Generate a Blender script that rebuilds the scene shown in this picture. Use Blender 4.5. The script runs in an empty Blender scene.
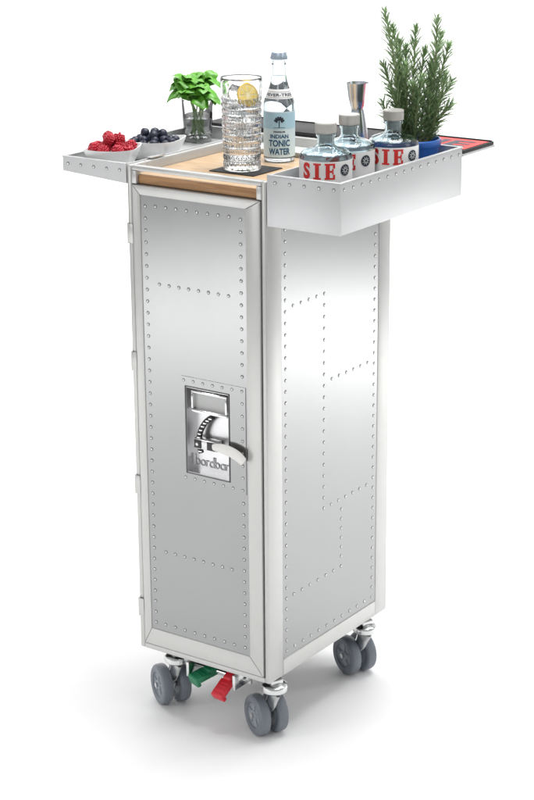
import bpy, bmesh, math, random
from mathutils import Vector, Matrix
random.seed(7)
C=bpy.context.collection
PI=math.pi
W,D,T,ZB,ZR,ZT,TT=.291,.398,.1436,.127,.9565,1.03,1.0405
ZS=1.014      # work surface
# ------------------------------------------------------------------ camera
CP=Vector((1.7267,-2.4844,1.6156)); YAW,PIT,ROLL,F=.60766,.30673,-.00744,1878.1
fw=Vector((-math.sin(YAW)*math.cos(PIT),math.cos(YAW)*math.cos(PIT),-math.sin(PIT)))
r_=Vector((math.cos(YAW),math.sin(YAW),0)); u_=r_.cross(fw)
r2=r_*math.cos(ROLL)+u_*math.sin(ROLL); u2=u_*math.cos(ROLL)-r_*math.sin(ROLL)
cd=bpy.data.cameras.new('camera'); cam=bpy.data.objects.new('camera',cd); C.objects.link(cam)
M=Matrix((r2,u2,-fw)).transposed().to_4x4(); M.translation=CP; cam.matrix_world=M
cd.sensor_fit='VERTICAL'; cd.sensor_height=36; cd.lens=F/800*36; cd.clip_end=100; cd.clip_start=.05
bpy.context.scene.camera=cam
sc=bpy.context.scene
sc.view_settings.view_transform='Standard'; sc.view_settings.look='None'; sc.view_settings.exposure=0
def ray(px,py): return fw+r2*((px-267)/F)+u2*((400-py)/F)
def fp(px,py):                      # a point of the front plane
    d=ray(px,py); t=-CP.y/d.y; q=CP+d*t; return q.x,q.z
def sp(px,py):                      # a point of the right side plane
    d=ray(px,py); t=-CP.x/d.x; q=CP+d*t; return q.y,q.z
# ------------------------------------------------------------------ materials
def mat(name,col,rough=.5,metal=0,**kw):
    m=bpy.data.materials.new(name); m.use_nodes=True
    b=m.node_tree.nodes['Principled BSDF']
    b.inputs['Base Color'].default_value=(*col,1); b.inputs['Roughness'].default_value=rough; b.inputs['Metallic'].default_value=metal
    for k,v in kw.items():
        b.inputs[k.replace('_',' ')].default_value=v
    return m
def noisy(m,scale=(1,1,1),nscale=20,amt=.15,rough=.0,bump=0,detail=4):
    nt=m.node_tree; b=nt.nodes['Principled BSDF']
    tc=nt.nodes.new('ShaderNodeTexCoord'); mp=nt.nodes.new('ShaderNodeMapping'); mp.inputs['Scale'].default_value=scale
    n=nt.nodes.new('ShaderNodeTexNoise'); n.inputs['Scale'].default_value=nscale; n.inputs['Detail'].default_value=detail
    nt.links.new(tc.outputs['Object'],mp.inputs['Vector']); nt.links.new(mp.outputs['Vector'],n.inputs['Vector'])
    if amt:
        c=b.inputs['Base Color'].default_value
        mx=nt.nodes.new('ShaderNodeMix'); mx.data_type='RGBA'
        mx.inputs[6].default_value=(c[0]*(1-amt),c[1]*(1-amt),c[2]*(1-amt),1)
        mx.inputs[7].default_value=(min(1,c[0]*(1+amt)),min(1,c[1]*(1+amt)),min(1,c[2]*(1+amt)),1)
        nt.links.new(n.outputs['Fac'],mx.inputs[0]); nt.links.new(mx.outputs[2],b.inputs['Base Color'])
    if rough:
        r0=b.inputs['Roughness'].default_value
        mr=nt.nodes.new('ShaderNodeMapRange'); mr.inputs['To Min'].default_value=r0-rough; mr.inputs['To Max'].default_value=r0+rough
        nt.links.new(n.outputs['Fac'],mr.inputs['Value']); nt.links.new(mr.outputs['Result'],b.inputs['Roughness'])
    if bump:
        bp=nt.nodes.new('ShaderNodeBump'); bp.inputs['Strength'].default_value=bump; bp.inputs['Distance'].default_value=.002
        nt.links.new(n.outputs['Fac'],bp.inputs['Height']); nt.links.new(bp.outputs['Normal'],b.inputs['Normal'])
    return m
ALU=noisy(mat('riveted_aluminium',(.325,.328,.329),.15,1),(1,1,.3),12,.03,.04,.08,3)
RIVM=mat('rivet_head',(.60,.60,.60),.16,1)
RIVD=mat('rivet_shadow_ring',(.09,.09,.09),.5,.6)  # dark disc under each rivet head, its shadow ring put into the colour
TRAYM=noisy(mat('tray_aluminium',(.60,.605,.61),.44,.5),(1,1,1),12,.02,.04)
FRAME=noisy(mat('anodised_frame',(.57,.57,.555),.30,.4),(1,1,1),60,.03,.05)
RIM=noisy(mat('rim_plastic',(.54,.55,.54),.4),(1,1,1),60,.03,.05)
BLACK=noisy(mat('black_rubber',(.015,.015,.016),.6),(1,1,1),200,.3,.08)
SEAM=mat('dark_seam',(.012,.012,.012),.8)
CHROME=noisy(mat('chrome',(.76,.76,.76),.16,1),(1,1,1),30,.03,.03)
PAN=noisy(mat('recess_metal',(.68,.68,.69),.32,1),(1,1,1),30,.02,.03)
SATIN=noisy(mat('satin_steel',(.62,.62,.62),.3,1),(1,1,1),80,.05,.06)
LEVER=noisy(mat('white_lever',(.80,.79,.76),.34,0,Specular_IOR_Level=.35),(1,1,1),80,.03,.05)
DARKM=mat('dark_metal',(.05,.05,.05),.4,.6)
GASK=mat('grey_gasket',(.13,.13,.13),.45,.5)
ZINC=noisy(mat('zinc',(.66,.67,.67),.22,1),(1,1,1),90,.10,.06)
TYRE=noisy(mat('grey_tyre',(.17,.19,.22),.42),(1,1,1),80,.12,.08)
HUB=noisy(mat('grey_hub',(.30,.33,.37),.34),(1,1,1),60,.1,.05)
GREEN=noisy(mat('green_pedal',(.012,.19,.085),.38),(1,1,1),60,.15,.05)
RED=noisy(mat('red_pedal',(.64,.02,.035),.35),(1,1,1),60,.15,.05)
REDINK=noisy(mat('red_ink',(.70,.03,.025),.5),(1,1,1),60,.08)
WHITE=noisy(mat('white_porcelain',(.82,.82,.82),.22),(1,1,1),20,.02,.03)
PAPER=noisy(mat('label_paper',(.88,.88,.87),.5),(1,1,1),80,.02)
INK=mat('dark_ink',(.02,.03,.05),.5)
BLUEINK=mat('blue_ink',(.03,.12,.24),.5)
POT=noisy(mat('blue_pot',(.035,.16,.58),.3),(1,1,1),40,.12,.05)
SOIL=noisy(mat('soil',(.035,.025,.018),.9),(1,1,1),150,.5,0,.6)
GLASS=mat('clear_glass',(.99,.995,.995),.0,0,Transmission_Weight=1,IOR=1.5)
TONGLASS=mat('faint_blue_glass',(.91,.97,.99),.0,0,Transmission_Weight=1,IOR=1.48)
BLUEGLASS=mat('blue_grey_glass',(.76,.87,.91),.0,0,Transmission_Weight=1,IOR=1.5)
LIQ=mat('clear_liquid',(.98,.99,1),.0,0,Transmission_Weight=1,IOR=1.33)
ICE=noisy(mat('ice',(.98,.99,1),.02,0,Transmission_Weight=.97,IOR=1.24),(1,1,1),85,0,.015,.9)
CAPBLUE=mat('cap_silver_blue',(.50,.60,.70),.3,.7)
LABELCYAN=noisy(mat('label_pale_cyan',(.70,.87,.94),.45),(1,1,1),60,.02)
LABELBLUE=noisy(mat('label_cyan_band',(.46,.72,.86),.45),(1,1,1),60,.02)
CORK=noisy(mat('beige_grey_stopper',(.60,.585,.55),.25,0,Transmission_Weight=.35),(1,1,.3),120,.08)
LEAF=noisy(mat('basil_leaf',(.11,.35,.035),.34),(1,1,1),60,.5,.06)
STEMG=mat('green_stem',(.16,.30,.07),.5)
NEEDLE=noisy(mat('rosemary_needle',(.25,.37,.18),.48),(1,1,1),70,.5)
TWIG=mat('rosemary_twig',(.30,.31,.17),.7)
RASP=noisy(mat('raspberry',(.46,.012,.032),.34),(1,1,1),90,.35,.08)
BLUEB=noisy(mat('blueberry',(.016,.020,.042),.45),(1,1,1),120,.6,.1)
RIND=mat('citrus_rind',(.92,.58,.06),.45); PITH=mat('pith',(.92,.82,.50),.5); FLESH=noisy(mat('citrus_flesh',(.92,.64,.14),.2),(1,1,1),260,.25,.1,.4)
EMB=mat('embossed_metal',(.46,.46,.47),.2,1)
def wood(name,a,b,sc):
    m=mat(name,a,.45); nt=m.node_tree; bs=nt.nodes['Principled BSDF']
    tc=nt.nodes.new('ShaderNodeTexCoord'); mp=nt.nodes.new('ShaderNodeMapping'); mp.inputs['Scale'].default_value=sc
    n=nt.nodes.new('ShaderNodeTexNoise'); n.inputs['Scale'].default_value=14; n.inputs['Detail'].default_value=8; n.inputs['Distortion'].default_value=.6
    cr=nt.nodes.new('ShaderNodeValToRGB'); cr.color_ramp.elements[0].position=.32; cr.color_ramp.elements[1].position=.68
    cr.color_ramp.elements[0].color=(*b,1); cr.color_ramp.elements[1].color=(*a,1)
    nt.links.new(tc.outputs['Object'],mp.inputs['Vector']); nt.links.new(mp.outputs['Vector'],n.inputs['Vector'])
    nt.links.new(n.outputs['Fac'],cr.inputs['Fac']); nt.links.new(cr.outputs['Color'],bs.inputs['Base Color'])
    return m
OAK=wood('light_oak',(.60,.43,.27),(.45,.30,.17),(1,8,8))
OAKEDGE=wood('oak_edge',(.52,.29,.13),(.34,.17,.07),(1.2,10,16))
# ------------------------------------------------------------------ geometry helpers
OFF={}
def finish(bm,ang=.6):
    for f in bm.faces: f.smooth=True
    for e in bm.edges:
        if len(e.link_faces)==2 and e.calc_face_angle(0)>ang: e.smooth=False
def thing(name,label,cat,loc=(0,0,0),group=None):
    o=bpy.data.objects.new(name,None); C.objects.link(o); o.location=loc; o.empty_display_size=.05
    o['label']=label; o['category']=cat
    if group: o['group']=group
    OFF[o.name]=Vector(loc); return o
def tag(o,label,cat,group=None):
    o['label']=label; o['category']=cat
    if group: o['group']=group
    return o
def obj(name,bm,mats,parent=None,origin=None,ang=.6):
    """bm is in world coordinates; the mesh is moved to its parent's origin"""
    off=OFF[parent.name] if parent else (Vector(origin) if origin else Vector((0,0,0)))
    bm.normal_update(); finish(bm,ang)
    bmesh.ops.translate(bm,verts=bm.verts,vec=-off)
    me=bpy.data.meshes.new(name); bm.to_mesh(me); bm.free()
    for m in (mats if isinstance(mats,(list,tuple)) else [mats]): me.materials.append(m)
    o=bpy.data.objects.new(name,me); C.objects.link(o)
    if parent: o.parent=parent
    else: o.location=off
    OFF[o.name]=off
    return o
def NB(): return bmesh.new()
def bx(bm,x0,x1,y0,y1,z0,z1,bev=0,seg=2,mi=0,mtx=None):
    r=bmesh.ops.create_cube(bm,size=1); vs=r['verts']
    for v in vs:
        v.co=Vector(((x0+x1)/2+v.co.x*(x1-x0),(y0+y1)/2+v.co.y*(y1-y0),(z0+z1)/2+v.co.z*(z1-z0)))
    fs=list({f for v in vs for f in v.link_faces})
    for f in fs: f.material_index=mi
    if bev:
        es=list({e for v in vs for e in v.link_edges})
        rr=bmesh.ops.bevel(bm,geom=es,offset=bev,segments=seg,profile=.5,affect='EDGES',clamp_overlap=True)
        for f in rr['faces']: f.material_index=mi
        vs=list(set(rr['verts'])|{v for v in vs if v.is_valid})
    if mtx is not None: bmesh.ops.transform(bm,matrix=mtx,verts=[v for v in vs if v.is_valid])
    return vs
def prism(bm,poly,y0,y1,bev=0):
    """poly: (x,z) corners, extruded from y0 (front) to y1"""
    A=[bm.verts.new((x,y0,z)) for x,z in poly]; B=[bm.verts.new((x,y1,z)) for x,z in poly]; n=len(poly)
    fs=[bm.faces.new(A),bm.faces.new(B[::-1])]+[bm.faces.new((A[(i+1)%n],A[i],B[i],B[(i+1)%n])) for i in range(n)]
    bmesh.ops.recalc_face_normals(bm,faces=fs)
    if bev:
        es=[e for e in fs[0].edges]
        bmesh.ops.bevel(bm,geom=es,offset=bev,segments=2,profile=.5,affect='EDGES',clamp_overlap=True)
def lathe(bm,prof,c=(0,0,0),n=48,mi=0,closed=False,mod=None,axis=None):
    """prof list of (r,z); r==0 makes a pole. mod(theta,r,z)->r"""
    c=Vector(c); rings=[]
    for (r,z) in prof:
        if r<=1e-7: rings.append([bm.verts.new(Vector((0,0,z)))])
        else:
            ring=[]
            for i in range(n):
                th=2*PI*i/n; rr=mod(th,r,z) if mod else r
                ring.append(bm.verts.new(Vector((rr*math.cos(th),rr*math.sin(th),z))))
            rings.append(ring)
    prs=list(zip(rings[:-1],rings[1:]))
    if closed: prs.append((rings[-1],rings[0]))
    for A,B in prs:
        for i in range(n):
            j=(i+1)%n
            if len(A)==1 and len(B)==1: continue
            if len(A)==1: f=bm.faces.new((A[0],B[j],B[i]))
            elif len(B)==1: f=bm.faces.new((A[i],A[j],B[0]))
            else: f=bm.faces.new((A[i],A[j],B[j],B[i]))
            f.material_index=mi
    vs=[v for ring in rings for v in ring]
    mm=Matrix.Translation(c)
    if axis is not None: mm=mm@axis.to_4x4()
    bmesh.ops.transform(bm,matrix=mm,verts=vs)
    return vs
def sweep(bm,pts,rad,n=10,mi=0,flat=None,cap=True):
    pts=[Vector(p) for p in pts]; N=len(pts); rings=[]
    ref=Vector(flat) if flat else None
    prev=None
    for i,p in enumerate(pts):
        t=(pts[min(i+1,N-1)]-pts[max(i-1,0)]).normalized()
        rf=ref or (prev if prev else (Vector((0,0,1)) if abs(t.z)<.9 else Vector((1,0,0))))
        a=t.cross(rf)
        if a.length<1e-5: a=t.orthogonal()
        a.normalize(); b=a.cross(t).normalized(); prev=b
        q=rad[i] if isinstance(rad,list) else rad
        ra,rb=q if isinstance(q,tuple) else (q,q)
        rings.append([bm.verts.new(p+a*ra*math.cos(2*PI*k/n)+b*rb*math.sin(2*PI*k/n)) for k in range(n)])
    for A,B in zip(rings[:-1],rings[1:]):
        for k in range(n):
            f=bm.faces.new((A[k],A[(k+1)%n],B[(k+1)%n],B[k])); f.material_index=mi
    if cap:
        f=bm.faces.new(rings[0][::-1]); f.material_index=mi
        f=bm.faces.new(rings[-1]); f.material_index=mi
def smooth_path(pts,n=5):
    P=[Vector(p) for p in pts]; out=[]
    for i in range(len(P)-1):
        p0=P[max(i-1,0)];p1=P[i];p2=P[i+1];p3=P[min(i+2,len(P)-1)]
        for k in range(n):
            t=k/n
            out.append(.5*((2*p1)+(p2-p0)*t+(2*p0-5*p1+4*p2-p3)*t*t+(3*p1-p0-3*p2+p3)*t**3))
    out.append(P[-1]); return out
def rivet(bm,p,nrm,r=.0026,h=.0016,n=10,mi=1,md=2):
    nrm=Vector(nrm); q=nrm.to_track_quat('Z','Y').to_matrix()
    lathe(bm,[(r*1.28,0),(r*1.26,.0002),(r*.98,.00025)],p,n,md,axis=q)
    lathe(bm,[(r,0),(r,.0004),(r*.88,h*.55),(r*.52,h*.9),(0,h)],p,n,mi,axis=q)
def line(a,b,step):
    L=math.dist(a,b); n=max(1,round(L/step))
    return [tuple(a[k]+(b[k]-a[k])*i/n for k in range(len(a))) for i in range(n+1)]
def text_geo(s,size=1,bold=0,ext=0,spacing=1):
    cu=bpy.data.curves.new('t','FONT'); cu.body=s; cu.size=size; cu.offset=bold; cu.extrude=ext; cu.align_x='CENTER'; cu.align_y='CENTER'
    cu.resolution_u=3; cu.space_character=spacing
    o=bpy.data.objects.new('t',cu); C.objects.link(o)
    dg=bpy.context.evaluated_depsgraph_get(); me=bpy.data.meshes.new_from_object(o.evaluated_get(dg))
    V=[v.co.copy() for v in me.vertices]; Fc=[tuple(p.vertices) for p in me.polygons]
    bpy.data.objects.remove(o); bpy.data.curves.remove(cu); bpy.data.meshes.remove(me)
    return V,Fc
def fit(geo,x0,x1,y0,y1):
    V,Fc=geo; ax=min(v.x for v in V); bxx=max(v.x for v in V); ay=min(v.y for v in V); by=max(v.y for v in V)
    return [Vector((x0+(v.x-ax)/(bxx-ax)*(x1-x0),y0+(v.y-ay)/(by-ay)*(y1-y0),v.z)) for v in V],Fc
def put(bm,geo,fn,mi=0,cuts=0):
    V,Fc=geo; t=NB(); vs=[t.verts.new(v) for v in V]
    for f in Fc:
        try: t.faces.new([vs[i] for i in f])
        except ValueError: pass
    if cuts:
        bmesh.ops.triangulate(t,faces=t.faces)
        for _ in range(cuts): bmesh.ops.subdivide_edges(t,edges=t.edges[:],cuts=1,use_grid_fill=True)
    t.verts.index_update()
    nv=[bm.verts.new(fn(v.co)) for v in t.verts]
    for f in t.faces:
        try:
            g=bm.faces.new([nv[v.index] for v in f.verts]); g.material_index=mi
        except ValueError: pass
    t.free()
def rect(x0,x1,y0,y1,nx=1):
    V=[];Fc=[]
    for i in range(nx+1):
        x=x0+(x1-x0)*i/nx; V+= [Vector((x,y0,0)),Vector((x,y1,0))]
    for i in range(nx): Fc.append((2*i,2*i+2,2*i+3,2*i+1))
    return V,Fc
def join(*g):
    V=[];Fc=[]
    for v,f in g:
        b=len(V); V+=v; Fc+=[tuple(i+b for i in q) for q in f]
    return V,Fc
def on_cyl(c,r,th0,z0,eps=.0004):
    return lambda p:Vector((c[0]+(r+eps+p.z)*math.cos(th0+p.x/r),c[1]+(r+eps+p.z)*math.sin(th0+p.x/r),z0+p.y))
def face_cam(x,y): return math.atan2(CP.y-y,CP.x-x)
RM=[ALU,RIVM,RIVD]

# ------------------------------------------------------------------ setting: white studio sweep
bm=NB(); vdir=Vector((-math.sin(YAW),math.cos(YAW),0)); wdir=Vector((math.cos(YAW),math.sin(YAW),0))
prof=[(-6,0),(-4,0),(-2.6,0),(-1,0),(0,0),(1,0),(2,0),(2.8,0)]
for k in range(1,13):
    a=k/12*PI/2; prof.append((2.8+1.2*math.sin(a),1.2-1.2*math.cos(a)))
prof.append((4.0,3.6))
rows=[]
for v,z in prof:
    rows.append([bm.verts.new(vdir*v+wdir*w+Vector((0,0,z))) for w in (-6,-3,0,3,6)])
for A,B in zip(rows[:-1],rows[1:]):
    for i in range(4): bm.faces.new((A[i],A[i+1],B[i+1],B[i]))
FLOORM=noisy(mat('white_studio_floor',(.92,.92,.92),.6,0,Specular_IOR_Level=.2),(1,1,1),6,.01)
fl=obj('floor',bm,FLOORM); fl['kind']='structure'

# ------------------------------------------------------------------ trolley
tr=thing('bar_trolley','tall slim riveted aluminium trolley with grey castors, carrying the trays and drinks','trolley',(-W/2,D/2,0))
ZP=ZB+.031
bm=NB()
for s in (0,1):
    x0,x1=((-.01,0) if s==0 else (-W,-W+.01))
    bx(bm,x0,x1,0,.045,ZB,ZT,.0025); bx(bm,x0,x1,D-.04,D,ZB,ZT,.0025)
    bx(bm,x0,x1,.045,D-.04,ZB,ZP,.0015); bx(bm,x0,x1,.045,D-.04,.985,ZT,.0025)
bx(bm,-W+.01,-.01,0,.02,ZB,ZB+.010,.0015)
bx(bm,-W+.01,-.01,0,.014,1.0215,ZT,.002)
bx(bm,-W+.01,-W+.0200,.0004,.014,.9985,1.0212,.001); bx(bm,-.0200,-.01,.0004,.014,.9985,1.0212,.001)
bx(bm,-W+.01,-.01,D-.012,D,.985,ZT,.002)
bx(bm,-W+.01,-.01,D-.012,D,ZB,ZP,.002)
obj('body_frame',bm,FRAME,tr)
bm=NB(); bx(bm,-W+.0101,-.0101,.0185,.026,ZB+.0101,.9952); bx(bm,-W+.0105,-.0105,.0265,D-.0125,ZB-.004,ZB+.004)
for a,b in ((-W+.0101,-W+.0115),(-.0115,-.0101)): bx(bm,a,b,.0022,.0184,ZB+.0101,.9975)
bx(bm,-W+.0116,-.0116,.0022,.0184,ZB+.0101,ZB+.0112)
obj('carcass',bm,SEAM,tr)
bm=NB(); bx(bm,-W+.0102,-.0102,.0265,D-.0125,.991,.9955)
obj('top_deck',bm,RIM,tr)
# right side panel with rivets
bm=NB(); bx(bm,-.006,-.0015,.0455,D-.0405,ZP+.0005,.9845)
R=[]; zlo=ZP+.013
for y in (.0565,D-.052): R+=line((y,zlo),(y,.94),.0205)
R+=line((.0565,zlo),(D-.052,zlo),.026)[1:-1]
yv=sp(325,300)[0]; yw=sp(342,500)[0]
za=(sp(283,305)[1]+sp(325,298)[1])/2; zc=sp(352,370)[1]; zd=sp(358,490)[1]; ze=sp(315,582)[1]
R+=line((.08,za),(yv,za),.022); R+=line((yv,za-.0205),(yv,zd+.02),.0205)
R+=line((yv+.025,zc),(D-.075,zc),.026); R+=line((yv,zd),(D-.075,zd),.026)
R+=line((yw,zd-.0205),(yw,ze+.02),.0205); R+=line((.08,ze),(yw,ze),.026)
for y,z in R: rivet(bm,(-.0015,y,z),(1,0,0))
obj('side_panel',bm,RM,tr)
bm=NB(); bx(bm,-W+.0015,-W+.006,.0455,D-.0405,ZP+.0005,.9845)
for y in (.0555,D-.051):
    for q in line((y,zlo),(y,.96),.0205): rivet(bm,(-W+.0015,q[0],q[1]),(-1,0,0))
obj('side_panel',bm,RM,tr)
bm=NB(); bx(bm,-W+.0105,-.0105,D-.008,D-.004,ZP+.0005,.9845); obj('back_panel',bm,ALU,tr)
# door with mitred frame
X0,X1,Z0,Z1=-.2790,-.0120,ZB+.0116,.9968
PX0,PX1,PZ0,PZ1=-.2620,-.0405,.172,.981
K=.007
LX0,LX1,LZ0,LZ1=-.172,-.080,.488+K,.646+K       # latch pan opening
bm=NB(); e=.00025
prism(bm,[(X0,Z0+e),(PX0,PZ0+e),(PX0,PZ1-e),(X0,Z1-e)],-.0025,.018,.0014)
prism(bm,[(X1,Z1-e),(PX1,PZ1-e),(PX1,PZ0+e),(X1,Z0+e)],-.0025,.018,.0014)
prism(bm,[(X0+e,Z1),(PX0+e,PZ1),(PX1-e,PZ1),(X1-e,Z1)],-.0025,.018,.0014)
prism(bm,[(X1-e,Z0),(PX1-e,PZ0),(PX0+e,PZ0),(X0+e,Z0)],-.0025,.018,.0014)
df=obj('door_frame',bm,FRAME,tr)
bm=NB(); y0,y1=-.0008,.004
bx(bm,PX0,LX0,y0,y1,PZ0,PZ1); bx(bm,LX1,PX1,y0,y1,PZ0,PZ1); bx(bm,LX0,LX1,y0,y1,PZ0,LZ0); bx(bm,LX0,LX1,y0,y1,LZ1,PZ1)
R=line((-.252,.186),(-.252,.962),.0208)+line((-.0515,.186),(-.0515,.46),.0208)+line((-.0515,.69),(-.0515,.962),.0208)
zt=fp(200,291)[1]; zl=fp(205,562)[1]
R+=line((-.225,zt),(-.078,zt),.0215)+line((-.225,zl),(-.078,zl),.0215)+line((-.23,.186),(-.075,.186),.0215)+line((-.23,.964),(-.075,.964),.0215)
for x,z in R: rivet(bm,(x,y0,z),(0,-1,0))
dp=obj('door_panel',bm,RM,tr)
# latch plate
bm=NB(); PX=(-.182,-.0445,.470+K,.664+K); y0,y1=-.0020,-.0008
bx(bm,PX[0],LX0,y0,y1,PX[2],PX[3]); bx(bm,LX1,PX[1],y0,y1,PX[2],PX[3]); bx(bm,LX0,LX1,y0,y1,PX[2],LZ0); bx(bm,LX0,LX1,y0,y1,LZ1,PX[3])
for x,z in line((-.176,.657+K),(-.052,.657+K),.0207)+line((-.176,.4775+K),(-.052,.4775+K),.0207)+line((-.0515,.50+K),(-.0515,.635+K),.0225):
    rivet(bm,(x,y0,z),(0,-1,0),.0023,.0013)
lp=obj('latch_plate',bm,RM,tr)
bm=NB(); yb=.0165
bx(bm,LX0,LX1,yb,yb+.001,LZ0,LZ1)
bx(bm,LX0,LX0+.0015,-.0016,yb,LZ0,LZ1); bx(bm,LX1-.0015,LX1,-.0016,yb,LZ0,LZ1)
bx(bm,LX0+.0015,LX1-.0015,-.0016,yb,LZ0,LZ0+.0015); bx(bm,LX0+.0015,LX1-.0015,-.0016,yb,LZ1-.0015,LZ1)
obj('latch_recess',bm,PAN,lp)
bm=NB(); g=.0016
bx(bm,LX0-g,LX0+.0003,-.0034,-.0021,LZ0-g,LZ1+g,.0005); bx(bm,LX1-.0003,LX1+g,-.0034,-.0021,LZ0-g,LZ1+g,.0005)
bx(bm,LX0+.0003,LX1-.0003,-.0032,-.0021,LZ0-g,LZ0+.0003,.0005); bx(bm,LX0+.0003,LX1-.0003,-.0032,-.0021,LZ1-.0003,LZ1+g,.0005)
obj('recess_gasket',bm,GASK,lp)
bm=NB()
cx0,cx1,cz0,cz1=-.165,-.087,.600+K,.640+K
for q in ((cx0,cx1,cz1-.005,cz1),(cx0,cx1,cz0,cz0+.006)): bx(bm,q[0],q[1],.002,.0155,q[2],q[3],.0018)
bx(bm,cx0,cx0+.005,.0022,.0155,cz0+.006,cz1-.005,.0018); bx(bm,cx1-.005,cx1,.0022,.0155,cz0+.006,cz1-.005,.0018)
bx(bm,cx0+.005,cx1-.005,.010,.0155,cz0+.006,cz1-.005,0,mi=1)
obj('card_window',bm,[CHROME,RIM],lp)
bm=NB()
arc=smooth_path([(-.120,.006,.597+K),(-.136,.005,.584+K),(-.147,.004,.563+K),(-.149,.004,.543+K),(-.145,.004,.527+K)],6)
sweep(bm,arc,[(.0050,.005)]*len(arc),12,0,(0,1,0))
for k,p in enumerate(arc[2:-2]):
    if k%2==0: bx(bm,p.x-.001,p.x+.005,p.y-.0056,p.y-.003,p.z-.0010,p.z+.0010,0,mi=1)
obj('latch_quadrant',bm,[DARKM,CHROME],lp)
bm=NB(); bx(bm,-.157,-.106,-.004,.014,.536+K,.555+K,.003); bx(bm,-.154,-.139,-.0054,-.0035,.538+K,.553+K,.0006,mi=1); bx(bm,-.126,-.109,-.0054,-.0035,.538+K,.553+K,.0006,mi=1)
QF=Vector((0,-1,0)).to_track_quat('Z','Y').to_matrix()
lathe(bm,[(.0030,-.001),(.0030,.0012),(.0022,.0018),(0,.0018)],(-.1465,-.0054,.5455+K),18,0,axis=QF)
obj('latch_block',bm,[SATIN,DARKM],lp)
bm=NB()
ln=smooth_path([(-.110,-.008,.5470+K),(-.096,-.0105,.5495+K),(-.077,-.0120,.5490+K),(-.061,-.0125,.5450+K),(-.050,-.0122,.5395+K),(-.042,-.012,.5335+K)],6)
rr=[]
for i in range(len(ln)):
    k=i/(len(ln)-1); rr.append((.0056+.0046*math.sin(min(1,k*1.05)*PI*.75),.0030) if k<.97 else (.0064,.0020))
sweep(bm,ln,rr,20,0,(0,1,0))
obj('latch_lever',bm,LEVER,lp)
# embossed rounded lettering: monoline strokes
bm=NB(); zb_=.4980+K; h=.0120; asc=.0190; rb=.0043; cur=-.1665; sw=.00125; yl=.0156
def stroke(pts,closed=False):
    P=[(x,yl,z) for x,z in pts]
    sweep(bm,P,(sw,sw),8,0,(0,1,0))
    for q in (P[0],P[-1]): bmesh.ops.create_icosphere(bm,subdivisions=1,radius=sw,matrix=Matrix.Translation(q))
def circ(cx,cz,rx,rz,a0=0,a1=360,n=22): return [(cx+rx*math.cos(math.radians(a0+(a1-a0)*i/n)),cz+rz*math.sin(math.radians(a0+(a1-a0)*i/n))) for i in range(n+1)]
for ch in 'bordbar':
    cz=zb_+h/2
    if ch in 'bdoa':
        cx=cur+rb; stroke(circ(cx,cz,rb,h/2-sw))
        if ch=='b': stroke([(cur,zb_+sw),(cur,zb_+asc)])
        if ch=='d': stroke([(cur+2*rb,zb_+sw),(cur+2*rb,zb_+asc)])
        if ch=='a': stroke([(cur+2*rb,zb_+sw),(cur+2*rb,zb_+h-sw)])
        cur+=2*rb+.0031
    else:
        stroke([(cur,zb_+sw),(cur,zb_+h-sw)]); stroke(circ(cur+.0034,zb_+h-.0046,.0034,.0036,175,65,10)); cur+=.0077
lathe(bm,[(.0026,0),(.0026,.0012),(.0019,.0012),(.0019,0)],(cur+.001,.0162,zb_+.0160),16,0,axis=QF)
obj('embossed_lettering',bm,EMB,lp,ang=1.2)
# hinges
for py in (233,360,482,603):
    z=fp(131,py)[1]; bm=NB()
    lathe(bm,[(0,-.018),(.0026,-.018),(.0026,.018),(0,.018)],(-W+.0012,-.0008,z),16)
    bx(bm,-W+.0025,-W+.0125,-.0034,-.0026,z-.017,z+.017,.0003)
    obj('hinge',bm,FRAME,tr)
# casters
WR=.0388; SC=WR/.0372
def caster(sx,sy,ang):
    d=Vector((math.cos(ang),math.sin(ang),0)); ax=Vector((-d.y,d.x,0))
    wc=Vector((sx,sy,0))+d*.034+Vector((0,0,WR))
    bm=NB(); rot=Matrix.Translation((sx,sy,0))@Matrix.Rotation(ang,4,'Z')
    bx(bm,-.012,.012,-.012,.012,.112,.1228,.002,mtx=rot)
    lathe(bm,[(0,.096),(.020,.096),(.0235,.099),(.0240,.106),(.0225,.110),(.018,.113),(0,.113)],(sx,sy,0),32)
    pts=smooth_path([(sx,sy,.099),tuple(Vector((sx,sy,.088))+d*.004),tuple(Vector((sx,sy,.067))+d*.014),tuple(wc+Vector((0,0,.006)))],5)
    sweep(bm,pts,[(.0085,.021-.010*i/(len(pts)-1)) for i in range(len(pts))],16,0,tuple(d))
    for s in (-1,1):
        q=wc+ax*s*.0042
        lathe(bm,[(0,-.001),(.013,-.001),(.013,.001),(0,.001)],q,20,axis=ax.to_track_quat('Z','Y').to_matrix())
    sweep(bm,[wc-ax*.0315,wc+ax*.0315],.0050,14)
    f=obj('caster',bm,ZINC,tr)
    Q=ax.to_track_quat('Z','Y').to_matrix()
    base=[(.008,-.0088),(.022,-.0088),(.0235,-.0100),(.0325,-.0104),(.0358,-.0082),(.0372,-.0045),(.0372,.0045),(.0358,.0082),(.0325,.0104),(.0235,.0100),(.022,.0072),(.0205,.0058),(.010,.0058),(.0085,.0088),(0,.0098)]
    base=[(r*SC,z*1.03) for r,z in base]
    for s in (-1,1):
        w=NB(); c=wc+ax*s*.0178
        lathe(w,base if s>0 else [(r,-z) for r,z in base[::-1]],c,44,0,axis=Q)
        for fc in w.faces:
            m=fc.calc_center_median()-c; rad=(m-ax*m.dot(ax)).length
            if rad<.0226*SC: fc.material_index=1
        for k in range(5):
            a=2*PI*k/5+.3; e_=(Q@Vector((math.cos(a),math.sin(a),0)))
            sweep(w,[c+ax*s*.0070+e_*.0095,c+ax*s*.0070+e_*.0213],.0018,6,1)
        obj('wheel',w,[TYRE,HUB],f)
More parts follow.
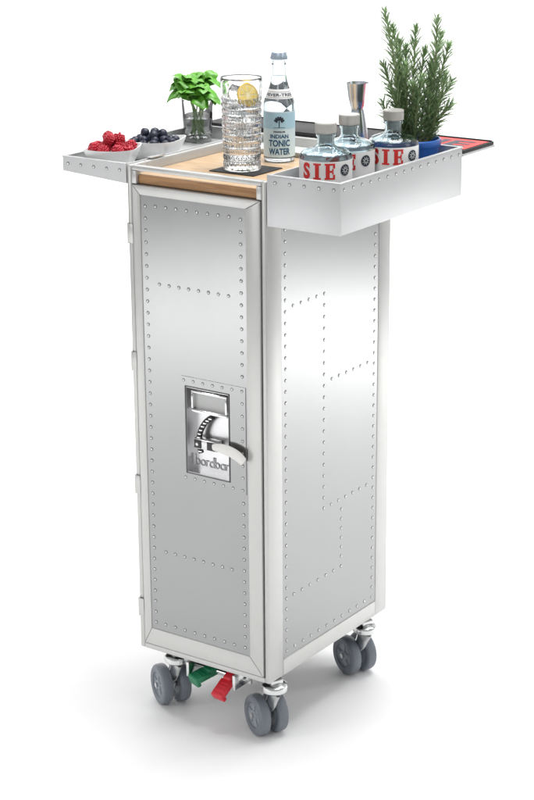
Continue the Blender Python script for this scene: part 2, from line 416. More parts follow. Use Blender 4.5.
caster(-.014,.036,PI-.50); caster(-W+.056,.036,PI-.55); caster(-.014,D-.055,PI-.42); caster(-W+.056,D-.055,PI-.4)
# brake pedals
bm=NB(); bx(bm,-.186,-.180,.0,.05,.094,.1225,.001); bx(bm,-.082,-.076,.0,.05,.094,.1225,.001)
sweep(bm,[(-.188,.032,.104),(-.073,.032,.104)],.0045,12); bx(bm,-.186,-.076,.05,.056,.086,.1225,.001)
obj('brake_bracket',bm,ZINC,tr)
def pedal(name,cx,hw,m,tilt,yaw,L,th):
    bm=NB(); mt_=Matrix.Translation((cx,.032,.104))@Matrix.Rotation(yaw,4,'Z')@Matrix.Rotation(tilt,4,'X')
    bx(bm,-hw,hw,-L,-.012,-th,th,.003,3,mtx=mt_); bx(bm,-hw+.005,hw-.005,-.014,.008,-.0085,.0085,.004,3,mtx=mt_)
    bx(bm,-hw+.001,hw-.001,-L-.004,-L+.005,-.012,th+.0006,.003,3,mtx=mt_)
    for k in range(3): bx(bm,-hw+.005,hw-.005,-L+.010+k*.007,-L+.0125+k*.007,th-.0006,th+.0012,.0006,mtx=mt_)
    obj(name,bm,m,tr)
pedal('green_pedal',-.150,.0175,GREEN,.22,-.40,.040,.0048); pedal('red_pedal',-.106,.0150,RED,.60,-.12,.046,.0042)
# inset grey tray in the rear half of the top
bm=NB(); ya,yb2=.288,D-.0128
bx(bm,-W+.011,-.011,ya,yb2,.996,1.0135); bx(bm,-W+.011,-.011,ya,ya+.004,1.0136,1.0225,.001)
bx(bm,-W+.011,-W+.016,ya+.0042,yb2,1.0136,1.0262,.001); bx(bm,-.016,-.011,ya+.0042,yb2,1.0136,1.0262,.001)
obj('inset_tray',bm,RIM,tr)

# ------------------------------------------------------------------ wooden board
bm=NB(); bx(bm,-W+.012,-.012,.0145,.284,.9962,ZS,.0012,mi=0); bx(bm,-W+.0206,-.0206,.0062,.0141,.9989,1.0138,.0012,mi=1)
tag(obj('serving_board',bm,[OAK,OAKEDGE],None,(-W/2,.13,.9962)),'light oak board lying in the open trolley top, its edge showing at the front','board')

# ------------------------------------------------------------------ side trays
t=.003
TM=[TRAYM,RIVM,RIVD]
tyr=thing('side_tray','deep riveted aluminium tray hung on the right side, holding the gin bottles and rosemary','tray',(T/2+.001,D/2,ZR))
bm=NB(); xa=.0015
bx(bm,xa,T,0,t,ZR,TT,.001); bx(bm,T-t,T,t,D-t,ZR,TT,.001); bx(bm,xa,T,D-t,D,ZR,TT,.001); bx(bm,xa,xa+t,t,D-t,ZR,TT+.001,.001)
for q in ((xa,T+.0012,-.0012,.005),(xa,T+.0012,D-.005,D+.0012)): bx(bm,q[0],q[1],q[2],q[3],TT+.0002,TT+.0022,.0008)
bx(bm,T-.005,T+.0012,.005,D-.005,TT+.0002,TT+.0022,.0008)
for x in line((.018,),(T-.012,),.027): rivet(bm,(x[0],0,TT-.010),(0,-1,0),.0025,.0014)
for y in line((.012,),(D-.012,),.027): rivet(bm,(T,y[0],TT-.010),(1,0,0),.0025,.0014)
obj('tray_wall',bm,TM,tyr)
bm=NB(); bx(bm,xa+.0005,T-.0005,.0005,D-.0005,ZR+.0003,ZR+.0018); obj('tray_floor',bm,TRAYM,tyr)
for a,b in ((.06,.10),(.31,.35)):
    bm=NB(); bx(bm,-.0085,.001,a,b,ZT+.0008,ZT+.0026,.0006); obj('hanging_hook',bm,SATIN,tyr)

LF=1.009   # left tray floor
tyl=thing('side_tray','shallow riveted aluminium tray on the left side, holding the berry dishes','tray',(-W-T/2,D/2,.985))
xo=-W-T; xi=-W-.0015
bm=NB()
def wedge(y0,y1):
    pr=[(xo,1.0055),(xi,.997),(xi,ZT),(xo,ZT)]
    A=[bm.verts.new((x,y0,z)) for x,z in pr]; B=[bm.verts.new((x,y1,z)) for x,z in pr]
    bm.faces.new(A); bm.faces.new(B[::-1])
    for i in range(4): bm.faces.new((A[(i+1)%4],A[i],B[i],B[(i+1)%4]))
wedge(0,t); wedge(D-t,D)
bx(bm,xo,xo+t,t,D-t,1.0055,ZT,.0008); bx(bm,xi-t,xi,t,D-t,.997,ZT+.001,.0008)
for q in ((xo-.0012,xi,-.0012,.005),(xo-.0012,xi,D-.005,D+.0012)): bx(bm,q[0],q[1],q[2],q[3],ZT+.0002,ZT+.0022,.0008)
bx(bm,xo-.0012,xo+.005,.005,D-.005,ZT+.0002,ZT+.0022,.0008)
for x in line((xo+.012,),(xi-.014,),.027): rivet(bm,(x[0],0,ZT-.011),(0,-1,0),.0025,.0014)
obj('tray_wall',bm,TM,tyl)
bm=NB(); bx(bm,xo+.0005,xi-.0005,.0005,D-.0005,LF-.002,LF); obj('tray_floor',bm,TRAYM,tyl)
for a,b in ((.06,.10),(.31,.35)):
    bm=NB(); bx(bm,xi-.002,-W+.0085,a,b,ZT+.0022,ZT+.004,.0006); obj('hanging_hook',bm,SATIN,tyl)

# back shelf with black bar mat
sh=thing('back_shelf','narrow white metal shelf along the back edge of the trolley, under the black mat','shelf',(-W/2,D+.06,1.02))
bm=NB(); bx(bm,xo,T,D+.004,D+.122,1.024,1.0285,.001); obj('shelf_plate',bm,TRAYM,sh)
for x in (-W+.04,-.04):
    bm=NB(); bx(bm,x-.012,x+.012,D+.0005,D+.0035,.95,1.0238,.0005); bx(bm,x-.002,x+.002,D+.004,D+.09,1.0,1.0238,.0005); obj('bracket',bm,SATIN,sh)
mt=thing('bar_mat','long black rubber bar mat with red lettering at its right end','mat',(-W/2,D+.063,1.0286))
bm=NB(); bx(bm,xo+.001,T-.001,D+.006,D+.120,1.0287,1.0345,.0015)
for y in (D+.0075,D+.1155):
    bx(bm,xo+.004,T-.004,y,y+.003,1.0346,1.0365,.0008)
obj('mat_sheet',bm,BLACK,mt)
bm=NB(); zz=1.0352; bx(bm,-.020,T-.006,D+.016,D+.108,1.0347,zz,0,mi=0)
put(bm,fit(text_geo('SIE',1,.03),.010,T-.02,D+.034,D+.092),lambda p:Vector((p.x,p.y,zz+.0004)),1)
obj('red_print',bm,[REDINK,INK],mt)

# ------------------------------------------------------------------ gin bottles
GZ=ZR+.0020
def gin(x,y,label,rot=0):
    z=GZ; g=thing('gin_bottle',label,'bottle',(x,y,z),'squat clear gin bottles in the right tray'); th=face_cam(x,y)+rot
    out=[(0,.004),(.030,.0015),(.039,0),(.0425,.004),(.0435,.010),(.0435,.1065),(.0430,.1100),(.0412,.1135),(.0370,.1173),(.0300,.1203),(.0220,.1227),(.0165,.125),(.0145,.128),(.0140,.131),(.0140,.140),(.0162,.1405),(.0165,.1430),(.0162,.1455),(.0140,.1460)]
    inn=[(.0110,.1460),(.0108,.1285),(.0135,.1240),(.0205,.1200),(.0285,.1172),(.0350,.1145),(.0388,.1115),(.0402,.1085),(.0405,.105),(.0405,.014),(.038,.009),(0,.008)]
    bm=NB(); lathe(bm,out+inn,(x,y,z),64); bmesh.ops.recalc_face_normals(bm,faces=bm.faces); obj('glass_body',bm,BLUEGLASS,g,ang=1.2)
    bm=NB(); lathe(bm,[(0,.0078),(.038,.0088),(.0407,.014),(.0407,.105),(.0404,.1085),(.0390,.1115),(.0386,.1118),(0,.1118)],(x,y,z),64); bmesh.ops.recalc_face_normals(bm,faces=bm.faces); obj('gin',bm,LIQ,g,ang=1.2)
    bm=NB(); lathe(bm,[(0,.130),(.0104,.130),(.0104,.1464),(.0170,.1465),(.0178,.1475),(.0180,.1620),(.0170,.1635),(0,.1638)],(x,y,z),40); bmesh.ops.recalc_face_normals(bm,faces=bm.faces); obj('stopper',bm,CORK,g)
    rl=.0435
    bm=NB(); put(bm,rect(-.078,.078,.034,.1055,44),on_cyl((x,y),rl,th,z,.0003)); lb=obj('front_label',bm,PAPER,g)
    bm=NB(); fn0=on_cyl((x,y),rl,th,z,.0007); z0,z1_=.0765,.1028; s4=.0030
    X=lambda v:-.0420+(v+.050)*1.08
    put(bm,fit(text_geo('S',1,.045),X(-.050),X(-.0360),z0-.0004,z1_+.0004),fn0,0,1)
    for a0,a1,b0,b1 in ((-.0276,-.0214,z0+s4,z1_-s4),(-.0305,-.0185,z0,z0+s4),(-.0305,-.0185,z1_-s4,z1_)): put(bm,rect(X(a0),X(a1),b0,b1,4),fn0)
    zm=(z0+z1_)/2
    for a0,a1,b0,b1 in ((-.0112,-.0052,z0+s4,z1_-s4),(-.0130,.0030,z0,z0+s4),(-.0130,.0030,z1_-s4,z1_),(-.0051,.0005,zm-.0017,zm+.0017),(-.0002,.0030,z0+s4,z0+.0080),(-.0002,.0030,z1_-.0080,z1_-s4),(-.0015,.0008,zm-.0045,zm-.0018),(-.0015,.0008,zm+.0018,zm+.0045)):
        put(bm,rect(X(a0),X(a1),b0,b1,4),fn0)
    obj('red_lettering',bm,REDINK,lb)
    bm=NB(); fn2=on_cyl((x,y),rl,th,z,.0010); ex,ez=.0345,.0905
    V=[Vector((ex,ez,0))]; n=28; Fc=[]
    for k in range(n): V.append(Vector((ex+.0095*math.cos(2*PI*k/n),ez+.0095*math.sin(2*PI*k/n),0)))
    for k in range(n): Fc.append((0,1+k,1+(k+1)%n))
    put(bm,(V,Fc),fn2)
    for k in range(9):
        a=2*PI*k/9; c0,s0=math.cos(a),math.sin(a)
        P=[Vector((ex+.0022*c0-.0006*s0,ez+.0022*s0+.0006*c0,.0003)),Vector((ex+.0022*c0+.0006*s0,ez+.0022*s0-.0006*c0,.0003)),Vector((ex+.0070*c0+.0003*s0,ez+.0070*s0-.0003*c0,.0003)),Vector((ex+.0070*c0-.0003*s0,ez+.0070*s0+.0003*c0,.0003))]
        put(bm,(P,[(0,1,2,3)]),fn2,1)
    obj('round_emblem',bm,[INK,PAPER],lb)
gin(.0627,.0826,'squat clear gin bottle with red lettering, nearest the front end of the tray')
gin(.0490,.1755,'squat clear gin bottle in the middle of the three, partly hidden by the front one',-.1)
gin(.0880,.2545,'squat clear gin bottle with red lettering, standing right before the rosemary pot',.05)

# ------------------------------------------------------------------ rosemary
px_,py_=.0755,.3485; pz=GZ
rs=thing('rosemary_plant','rosemary plant with tall needle sprigs in a blue pot at the back of the tray','plant',(px_,py_,pz))
bm=NB(); lathe(bm,[(0,0),(.032,0),(.034,.002),(.0430,.088),(.0455,.0885),(.0462,.090),(.0462,.099),(.0450,.1005),(.0430,.1005),(.0420,.084),(0,.082)],(px_,py_,pz),48); bmesh.ops.recalc_face_normals(bm,faces=bm.faces); obj('pot',bm,POT,rs)
bm=NB(); lathe(bm,[(.0423,.0895),(.030,.0925),(.012,.0945),(0,.094)],(px_,py_,pz),40); bmesh.ops.recalc_face_normals(bm,faces=bm.faces); obj('soil',bm,SOIL,rs)
RV=Vector((math.cos(YAW),math.sin(YAW),0)); BV=Vector((-math.sin(YAW),math.cos(YAW),0))
base=Vector((px_,py_,pz+.092)); bs=NB(); bn=NB()
def sprig(st,mid,tip,r0,step,lmin,lmax,f0):
    path=smooth_path([st,mid,tip],12); N=len(path)
    sweep(bs,path,[r0*(1-.6*i/N) for i in range(N)],6)
    L=sum((path[i+1]-path[i]).length for i in range(N-1)); nn=int(L/step)
    ga=random.random()*6
    for k in range(nn):
        f=f0+(1-f0)*k/nn; q=f*(N-1); i=min(int(q),N-2); p=path[i].lerp(path[i+1],q-i); tt=(path[i+1]-path[i]).normalized()
        ga+=2.4; o=tt.orthogonal().normalized(); e=(Matrix.Rotation(ga,3,tt)@o).normalized()
        ln_=random.uniform(lmin,lmax)*(1-.5*max(0,(f-.78)/.22)); up=random.uniform(.8,1.7)+.5*max(0,f-.8)*6
        dirn=(e+tt*up).normalized(); side=dirn.cross(tt).normalized()
        if side.length<.1: continue
        w=random.uniform(.0012,.0018); bend=(e*.55-tt*.25)*ln_*random.uniform(-.1,.6)
        nrm=side.cross(dirn).normalized()
        A=[bn.verts.new(p-side*w*.5),bn.verts.new(p+side*w*.5),bn.verts.new(p+dirn*ln_*.55+side*w+bend*.3),bn.verts.new(p+dirn*ln_*.55-side*w+bend*.3),bn.verts.new(p+dirn*ln_+bend),bn.verts.new(p+dirn*ln_*.5+nrm*w*.5+bend*.3)]
        for q3 in ((0,1,5),(1,2,5),(2,4,5),(4,3,5),(3,0,5)): bn.faces.new([A[j] for j in q3])
    return path
tips=[(-30,120,0),(-15,92,.02),(0,104,.02),(19,114,-.01),(9,84,.02),(31,90,0),(-10,74,-.02),(27,64,-.02),(-31,72,.01),(5,62,-.025),(35,56,.01),(-24,50,-.02),(-31,38,0),(14,44,-.02),(-22,106,.01),(24,98,.015),(-4,56,-.03),(33,36,-.01),(-8,86,.03),(16,72,.02)]
for n_,(dx,dz,dd) in enumerate(tips):
    tip=base+RV*(dx/550)+Vector((0,0,dz/530))+BV*dd
    st=base+RV*(dx/550*.45+random.uniform(-.006,.006))+BV*random.uniform(-.018,.018)-Vector((0,0,.004))
    mid=st.lerp(tip,.5)-RV*(dx/550*.08)+RV*random.uniform(-.009,.009)+BV*random.uniform(-.009,.009)
    sprig(st,mid,tip,.0021,.00125,.022,.034,.08)
obj('stem',bs,TWIG,rs); obj('foliage',bn,NEEDLE,rs)

# ------------------------------------------------------------------ jigger
jx,jy,jz=-.050,.360,1.0137
bm=NB()
jp=[(.0200,0),(.0208,.002),(.0215,.001),(.0220,.003),(.0208,.020),(.0172,.052),(.0130,.076),(.0112,.0835),(.0112,.0860),(.0130,.091),(.0165,.105),(.0200,.1302),(.0205,.1312),(.0195,.1309),(.0156,.106),(.0118,.094),(0,.091)]
lathe(bm,jp,(jx,jy,jz),48); bmesh.ops.recalc_face_normals(bm,faces=bm.faces)
tag(obj('jigger',bm,noisy(mat('jigger_steel',(.70,.73,.77),.26,1),(1,1,1),60,.03,.04),None,(jx,jy,jz),ang=1.0),'brushed steel double cone jigger standing behind the gin bottles','jigger')

# ------------------------------------------------------------------ coaster and highball
hx,hy=-.143,.134; hz=ZS+.0021
bm=NB(); bx(bm,hx-.042,hx+.052,hy-.040,hy+.048,ZS+.0003,ZS+.002,.0006)
tag(obj('coaster',bm,BLACK,None,(hx,hy,ZS)),'flat black coaster under the tall crystal glass','coaster')
hg=thing('highball_glass','tall cut crystal highball glass with ice and a citrus slice','glass',(hx,hy,hz))
def cut(th,r,z):
    if z<.006 or z>.128 or r<.030: return r
    a=th/(2*PI)*24; b=z/.0112
    d=abs(((a+b*.5)%1)-.5)+abs(((a-b*.5)%1)-.5)
    e=min(1,(z-.006)/.006,(.128-z)/.004)
    return r-.0021*e*(1-min(1,abs(d-.5)*4))-.0007*e*d
bm=NB(); NS=168
pr=[(0,.003),(.028,.001),(.0310,0),(.0325,.002)]+[(.0325+.0035*k/110,.004+.154*k/110-.001) for k in range(111)]
pr+=[(.0355,.1585),(.0347,.1585),(.0340,.157)]+[(.0338-.0040*k/8,.15-.132*k/8) for k in range(9)]+[(.026,.0145),(0,.013)]
NO=115
vs=lathe(bm,pr[:NO],(0,0,0),NS,0,mod=cut)
def ring(r,z): return [bm.verts.new(Vector((r*math.cos(2*PI*i/NS),r*math.sin(2*PI*i/NS),z))) for i in range(NS)]
last=vs[-NS:]
for (r,z) in pr[NO:-1]:
    rg=ring(r,z)
    for i in range(NS): bm.faces.new((last[i],last[(i+1)%NS],rg[(i+1)%NS],rg[i]))
    last=rg
pole=bm.verts.new(Vector((0,0,pr[-1][1])))
for i in range(NS): bm.faces.new((last[i],last[(i+1)%NS],pole))
bmesh.ops.translate(bm,verts=bm.verts,vec=Vector((hx,hy,hz)))
bmesh.ops.recalc_face_normals(bm,faces=bm.faces); obj('glass_body',bm,GLASS,hg,ang=.9)
bm=NB(); lathe(bm,[(0,.0128),(.026,.0143),(.0300,.018),(.0300+.0030*.80,.123),(0,.1235)],(hx,hy,hz),64); bmesh.ops.recalc_face_normals(bm,faces=bm.faces)
obj('drink',bm,LIQ,hg)
cubes=[(-.011,-.004,.131,.3,.35),(.011,.004,.092,1.0,.2),(-.012,-.003,.100,.5,-.3),(.010,-.006,.067,.2,-.25),(-.010,.006,.071,.9,.35),(.009,.006,.042,.7,.12),(-.010,-.005,.042,.1,-.2)]
for (dx,dy,dz,a,b) in cubes:
    bm=NB(); mtx=Matrix.Translation((hx+dx,hy+dy,hz+dz))@Matrix.Rotation(a,4,'Z')@Matrix.Rotation(b,4,'X')@Matrix.Rotation(b*.7,4,'Y'); hh=.0103
    bx(bm,-hh,hh,-hh,hh,-hh,hh,.0026,2,mtx=mtx)
    tag(obj('ice_cube',bm,ICE,None,(hx+dx,hy+dy,hz+dz),ang=.9),'clear ice cube packed in the tall crystal glass','ice cube','ice cubes in the tall crystal glass')
sa=-.10
oc=Vector((hx+.0145*math.cos(sa),hy+.0145*math.sin(sa),hz+.129)); nrm=Vector((math.cos(sa-.35),math.sin(sa-.35),.30)).normalized(); Q=nrm.to_track_quat('Z','Y').to_matrix()
os_=thing('citrus_slice','yellow orange citrus slice beside the ice inside the tall crystal glass','fruit slice',oc)
bm=NB(); lathe(bm,[(.0178,-.0016),(.0194,-.0016),(.0197,0),(.0194,.0016),(.0178,.0016)],oc,40,axis=Q); obj('rind',bm,RIND,os_)
bm=NB(); lathe(bm,[(0,-.0012),(.0179,-.0012),(.0179,.0012),(0,.0012)],oc,40,axis=Q); obj('pith',bm,PITH,os_)
bm=NB()
for k in range(8):
    a0=2*PI*k/8+.07; a1=2*PI*(k+1)/8-.07
    for s in (-1,1):
        P=[oc+Q@Vector((.003*math.cos((a0+a1)/2),.003*math.sin((a0+a1)/2),s*.0017))]+[oc+Q@Vector((.0164*math.cos(a0+(a1-a0)*j/4),.0164*math.sin(a0+(a1-a0)*j/4),s*.0017)) for j in range(5)]
        vs=[bm.verts.new(p) for p in P]; bm.faces.new(vs if s>0 else vs[::-1])
obj('flesh',bm,FLESH,os_)

# ------------------------------------------------------------------ tonic bottle
tx,ty=-.141,.2455; tz=ZS+.0003; th=face_cam(tx,ty)
tb=thing('tonic_bottle','small clear tonic bottle with silver cap and pale blue label, beside the tall glass','bottle',(tx,ty,tz))
out=[(0,.003),(.020,.001),(.0250,0),(.0275,.003),(.0280,.007),(.0280,.096),(.0275,.103),(.0255,.111),(.0215,.121),(.0175,.131),(.0150,.141),(.0136,.152),(.0130,.166),(.0130,.172),(.0143,.173),(.0143,.177),(.0128,.178),(.0128,.186)]
inn=[(.0098,.186),(.0100,.166),(.0110,.150),(.0130,.140),(.0155,.130),(.0195,.120),(.0235,.110),(.0252,.103),(.0256,.095),(.0256,.010),(.023,.007),(0,.008)]
bm=NB(); lathe(bm,out+inn,(tx,ty,tz),64); bmesh.ops.recalc_face_normals(bm,faces=bm.faces); obj('glass_body',bm,TONGLASS,tb,ang=1.2)
bm=NB(); lathe(bm,[(0,.0078),(.023,.0068),(.0258,.010),(.0258,.095),(.0254,.103),(.0237,.110),(.0197,.120),(.0157,.130),(.0132,.140),(.0112,.150),(0,.150)],(tx,ty,tz),64); bmesh.ops.recalc_face_normals(bm,faces=bm.faces); obj('tonic',bm,LIQ,tb,ang=1.2)
def crown(th,r,z): return r+(.0007*math.cos(21*th) if z<.184 else 0)
bm=NB(); lathe(bm,[(.0146,.1785),(.0150,.180),(.0142,.186),(.0130,.1905),(.0105,.1922),(0,.1925)],(tx,ty,tz),84,0,mod=crown); bmesh.ops.recalc_face_normals(bm,faces=bm.faces); obj('crown_cap',bm,CAPBLUE,tb)
def on_prof(c,th0,z0,eps,RP,rw):
    def rad(z):
        for (a,za),(b,zb) in zip(RP[:-1],RP[1:]):
            if za<=z<=zb and zb>za: return a+(b-a)*(z-za)/(zb-za)
        return RP[-1][0]
    def f(p):
        r=rad(p.y)+eps+p.z; a=th0+p.x/rw
        return Vector((c[0]+r*math.cos(a),c[1]+r*math.sin(a),z0+p.y))
    return f
fsh=on_prof((tx,ty),th,tz,.0003,out[4:],.021)
def grid(x0,x1,y0,y1,nx,ny): return join(*[rect(x0,x1,y0+(y1-y0)*i/ny,y0+(y1-y0)*(i+1)/ny,nx) for i in range(ny)])
bm=NB(); put(bm,grid(-.030,.030,.112,.128,24,5),fsh)
nl=obj('neck_label',bm,PAPER,tb)
fs2=on_prof((tx,ty),th,tz,.0008,out[4:],.021)
bm=NB(); put(bm,fit(text_geo('FEVER-TREE',1,.02),-.024,.024,.1165,.1215),fs2,0,1); put(bm,rect(-.024,.024,.1235,.1240,16),fs2); put(bm,rect(-.024,.024,.1142,.1147,16),fs2)
obj('neck_lettering',bm,INK,nl)
bm=NB(); put(bm,rect(-.040,.040,.010,.090,32),on_cyl((tx,ty),.0280,th,tz,.00025)); put(bm,rect(-.040,.040,.060,.088,32),on_cyl((tx,ty),.0280,th,tz,.0004),1)
fl_=obj('front_label',bm,[LABELCYAN,LABELBLUE],tb)
bm=NB(); fc=on_cyl((tx,ty),.0280,th,tz,.0008)
for s,x,y0,y1,mi in (('PREMIUM',.010,.0535,.0565,0),('INDIAN',.0165,.0435,.0505,1),('TONIC',.0195,.029,.0410,1),('WATER',.0195,.0145,.0262,1)):
    put(bm,fit(text_geo(s,1,.035),-x,x,y0,y1),fc,mi,1)
for k in range(13):
    a=PI*(k/12); cxx=.0075*math.cos(a)*(1 if k%2 else .6); czz=.073+.0075*math.sin(a)*(1 if k%2 else .6)
    n=8; V=[Vector((cxx,czz,0))]+[Vector((cxx+.0019*math.cos(2*PI*j/n),czz+.0019*math.sin(2*PI*j/n),0)) for j in range(n)]
    put(bm,(V,[(0,1+j,1+(j+1)%n) for j in range(n)]),fc,0)
put(bm,rect(-.0008,.0008,.063,.078,1),fc,0); put(bm,rect(-.010,.010,.0622,.0630,6),fc,0)
obj('label_lettering',bm,[INK,BLUEINK],fl_)

# ------------------------------------------------------------------ basil in a tumbler
bx_,by_=-.401,.352; bz=LF+.0003
tg=thing('small_tumbler','small clear tumbler of water holding the basil on the left tray','glass',(bx_,by_,bz))
bm=NB(); lathe(bm,[(0,.002),(.022,0),(.0255,.001),(.0265,.004),(.0300,.078),(.0298,.080),(.0288,.080),(.0283,.078),(.0248,.010),(.022,.008),(0,.0075)],(bx_,by_,bz),56); bmesh.ops.recalc_face_normals(bm,faces=bm.faces); obj('glass_body',bm,GLASS,tg,ang=1.0)
bm=NB(); lathe(bm,[(0,.0073),(.022,.0078),(.0250,.010),(.0270,.045),(0,.0452)],(bx_,by_,bz),56); bmesh.ops.recalc_face_normals(bm,faces=bm.faces); obj('water',bm,LIQ,tg)
ba=thing('basil_bunch','bunch of fresh green basil standing in the small tumbler','herb',(bx_,by_,bz+.01))
bs=NB(); bl=NB()
def leaf(p,dirn,up,L,wd,dr):
    dirn=dirn.normalized(); s=dirn.cross(up).normalized(); n=s.cross(dirn).normalized(); prev=None; NX=9
    tw=random.uniform(-.6,.6); s=(s+n*tw).normalized(); n=s.cross(dirn).normalized()
    for i in range(NX+1):
        f=i/NX; g=f**.78; w=wd*max(.02,math.sin(PI*min(.99,g*.97+.02)))**.78
        c=p+dirn*L*f+n*(L*.28*math.sin(f*PI*.8))-Vector((0,0,1))*L*dr*f*f
        k=.10*math.sin(f*9)
        row=[bl.verts.new(c-s*w+n*w*(.02+k)),bl.verts.new(c-s*w*.55+n*w*.32),bl.verts.new(c),bl.verts.new(c+s*w*.55+n*w*.32),bl.verts.new(c+s*w+n*w*(.02-k))]
        if prev:
            for j in range(4): bl.faces.new((prev[j],prev[j+1],row[j+1],row[j]))
        prev=row
bc=Vector((bx_,by_,bz))
for k in range(14):
    a=2*PI*k/14+random.uniform(-.4,.4); sp_=random.uniform(.010,.043)
    st=bc+Vector((.010*math.cos(a+2),.010*math.sin(a+2),.010)); top=bc+Vector((sp_*math.cos(a),sp_*math.sin(a),random.uniform(.078,.116)))-RV*.010
    rimp=bc+Vector((min(sp_,.022)*math.cos(a)*.8,min(sp_,.022)*math.sin(a)*.8,.070))
    pth=smooth_path([st,rimp,top],6); sweep(bs,pth,.0014,7)
    for lv,zz in ((0,0),(1,-.016)):
        nL=3
        q=top if lv==0 else pth[-3]
        for j in range(nL):
            b=a+j*2*PI/nL+random.uniform(-.8,.8)+lv*1.0
            dv=Vector((math.cos(b),math.sin(b),random.uniform(-.3,.9))); L=random.uniform(.024,.040)
            leaf(q,dv,Vector((0,0,1)),L,L*.43,random.uniform(.1,.6))
obj('stem',bs,STEMG,ba); obj('foliage',bl,LEAF,ba,ang=1.5)

# ------------------------------------------------------------------ berry dishes
def sup(a,n=9.0):
    c,s=math.cos(a),math.sin(a); return (abs(c)**n+abs(s)**n)**(-1/n)
DH=.034
def dish(x,y,hw,rot,label):
    bm=NB()
    pr=[(0,.002),(hw*.58,.0015),(hw*.64,0),(hw*.69,.002),(hw*.85,.016),(hw*1.0,DH-.002),(hw*1.0,DH),(hw*.965,DH),(hw*.82,.018),(hw*.64,.006),(0,.005)]
    lathe(bm,pr,(x,y,LF+.0003),96,0,mod=lambda th,r,z:r*sup(th-rot))
    bmesh.ops.recalc_face_normals(bm,faces=bm.faces)
    for v in bm.verts:
        dx,dy=v.co.x-x,v.co.y-y; k=max(0,math.hypot(dx,dy)/hw-1.0)
        if v.co.z>LF+.028: v.co.z+=k*.008
    return tag(obj('berry_dish',bm,WHITE,None,(x,y,LF),ang=.9),label,'dish')
d1=(-.370,.060,.0445,.42); d2=(-.362,.169,.0465,.22)
dish(*d1,'square white porcelain dish of raspberries at the front of the left tray')
dish(*d2,'square white porcelain dish of blueberries behind the raspberry dish')
def rasp_mesh():
    bm=NB()
    for L in range(6):
        z=-.0070+L*.0032; R=.0086*math.sqrt(max(.05,1-(max(0,(z+.001))/.0112)**2)) if z>-.001 else .0086-(-.001-z)*.25
        n=max(1,round(2*PI*R/.0044)) if L<5 else 1
        for k in range(n):
            a=2*PI*(k+.5*(L%2))/n; rr=R if L<5 else 0
            bmesh.ops.create_icosphere(bm,subdivisions=2,radius=.0024,matrix=Matrix.Translation((rr*math.cos(a),rr*math.sin(a),z)))
    bmesh.ops.create_icosphere(bm,subdivisions=3,radius=.0090,matrix=Matrix.Translation((0,0,-.0005)))
    for f in bm.faces: f.smooth=True
    me=bpy.data.meshes.new('raspberry'); bm.to_mesh(me); bm.free(); me.materials.append(RASP); return me
def blue_mesh():
    bm=NB(); R=.0085
    pr=[(0,-R*.92)]+[(R*math.sin(a),-R*.92*math.cos(a)) for a in [PI*k/10 for k in range(1,9)]]+[(R*.36,R*.93),(R*.27,R*.80),(0,R*.74)]
    lathe(bm,pr,(0,0,0),20,0,mod=lambda th,r,z:r*(1+(.16*math.cos(5*th) if z>R*.9 else 0)))
    bmesh.ops.recalc_face_normals(bm,faces=bm.faces)
    for f in bm.faces: f.smooth=True
    me=bpy.data.meshes.new('blueberry'); bm.to_mesh(me); bm.free(); me.materials.append(BLUEB); return me
def heap(me,name,d,layers,label,cat,group,sc_):
    for (cnt,rad,h) in layers:
        ph=random.random()*6
        for k in range(cnt):
            a=2*PI*k/cnt+ph; q=rad*(.6*sup(a-d[3])+.4)*random.uniform(.95,1.05) if rad else 0
            o=bpy.data.objects.new(name,me); C.objects.link(o)
            o.location=(d[0]+q*math.cos(a),d[1]+q*math.sin(a),LF+h+random.uniform(-.002,.002))
            o.rotation_euler=(random.uniform(-1.3,1.3),random.uniform(-1.3,1.3),random.uniform(0,6)); s=sc_*random.uniform(.92,1.08); o.scale=(s,s,s)
            tag(o,label,cat,group)
heap(rasp_mesh(),'raspberry',d1,[(4,.017,.017),(8,.0310,.033),(3,.0120,.037),(3,.0115,.051)],'red raspberry lying in the square white front dish','raspberry','raspberries in the front white dish',1.03)
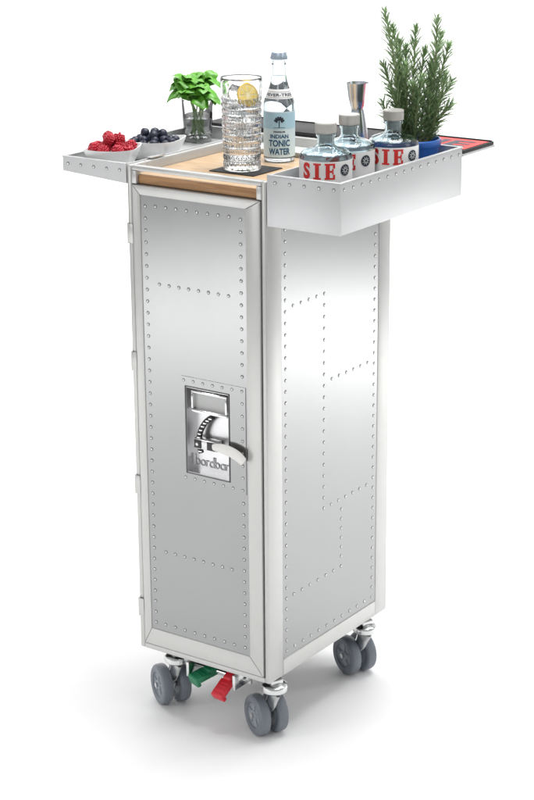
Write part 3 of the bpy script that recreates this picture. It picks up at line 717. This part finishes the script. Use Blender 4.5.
heap(blue_mesh(),'blueberry',d2,[(6,.021,.015),(11,.0340,.030),(6,.019,.033),(1,0,.035),(4,.015,.045)],'dark blueberry lying in the square white rear dish','blueberry','blueberries in the rear white dish',1.0)

# ------------------------------------------------------------------ light
w=bpy.data.worlds.new('World'); sc.world=w; w.use_nodes=True; nt=w.node_tree; bg=nt.nodes['Background']
tc=nt.nodes.new('ShaderNodeTexCoord'); sx=nt.nodes.new('ShaderNodeSeparateXYZ'); cr=nt.nodes.new('ShaderNodeValToRGB'); mr=nt.nodes.new('ShaderNodeMapRange')
mr.inputs['From Min'].default_value=-1; mr.inputs['From Max'].default_value=1
nt.links.new(tc.outputs['Generated'],sx.inputs[0]); nt.links.new(sx.outputs['Z'],mr.inputs['Value']); nt.links.new(mr.outputs['Result'],cr.inputs['Fac']); nt.links.new(cr.outputs['Color'],bg.inputs['Color'])
e=cr.color_ramp.elements; e[0].position=0; e[0].color=(.4,.4,.4,1); e[1].position=1; e[1].color=(1,1,1,1)
k=e.new(.5); k.color=(.55,.55,.55,1); k=e.new(.66); k.color=(.9,.9,.9,1)
bg.inputs['Strength'].default_value=.56
def area(name,loc,tgt,size,size_y,power,col=(1,1,1)):
    l=bpy.data.lights.new(name,'AREA'); l.shape='RECTANGLE'; l.size=size; l.size_y=size_y; l.energy=power; l.color=col
    o=bpy.data.objects.new(name,l); C.objects.link(o); o.location=loc; o.rotation_euler=(Vector(tgt)-Vector(loc)).to_track_quat('-Z','Y').to_euler()
area('overhead_softbox',(.25,.40,3.2),(-.1,.2,0),1.2,1.2,66)
area('right_softbox',(2.9,1.0,2.0),(0,.2,.7),1.2,1.8,9)
area('front_fill',(1.1,-3.4,3.0),(0,.1,1.0),1.4,1.0,12)  # added fill light out of view, brightens bottles and labels from the front
area('backdrop_lamp',tuple(vdir*1.6+Vector((0,0,3.3))),tuple(vdir*4+Vector((0,0,.6))),5,.8,120)
area('right_reflection_fill',(1.42,2.50,1.05),(1.42,2.50,0),.5,.5,35)  # added unseen light, brightens the patch of floor the side panel reflects
area('left_reflection_fill',(-1.85,-2.6,1.3),(-1.85,-2.6,0),.8,.8,46)  # added unseen light, brightens the far floor mirrored in the door
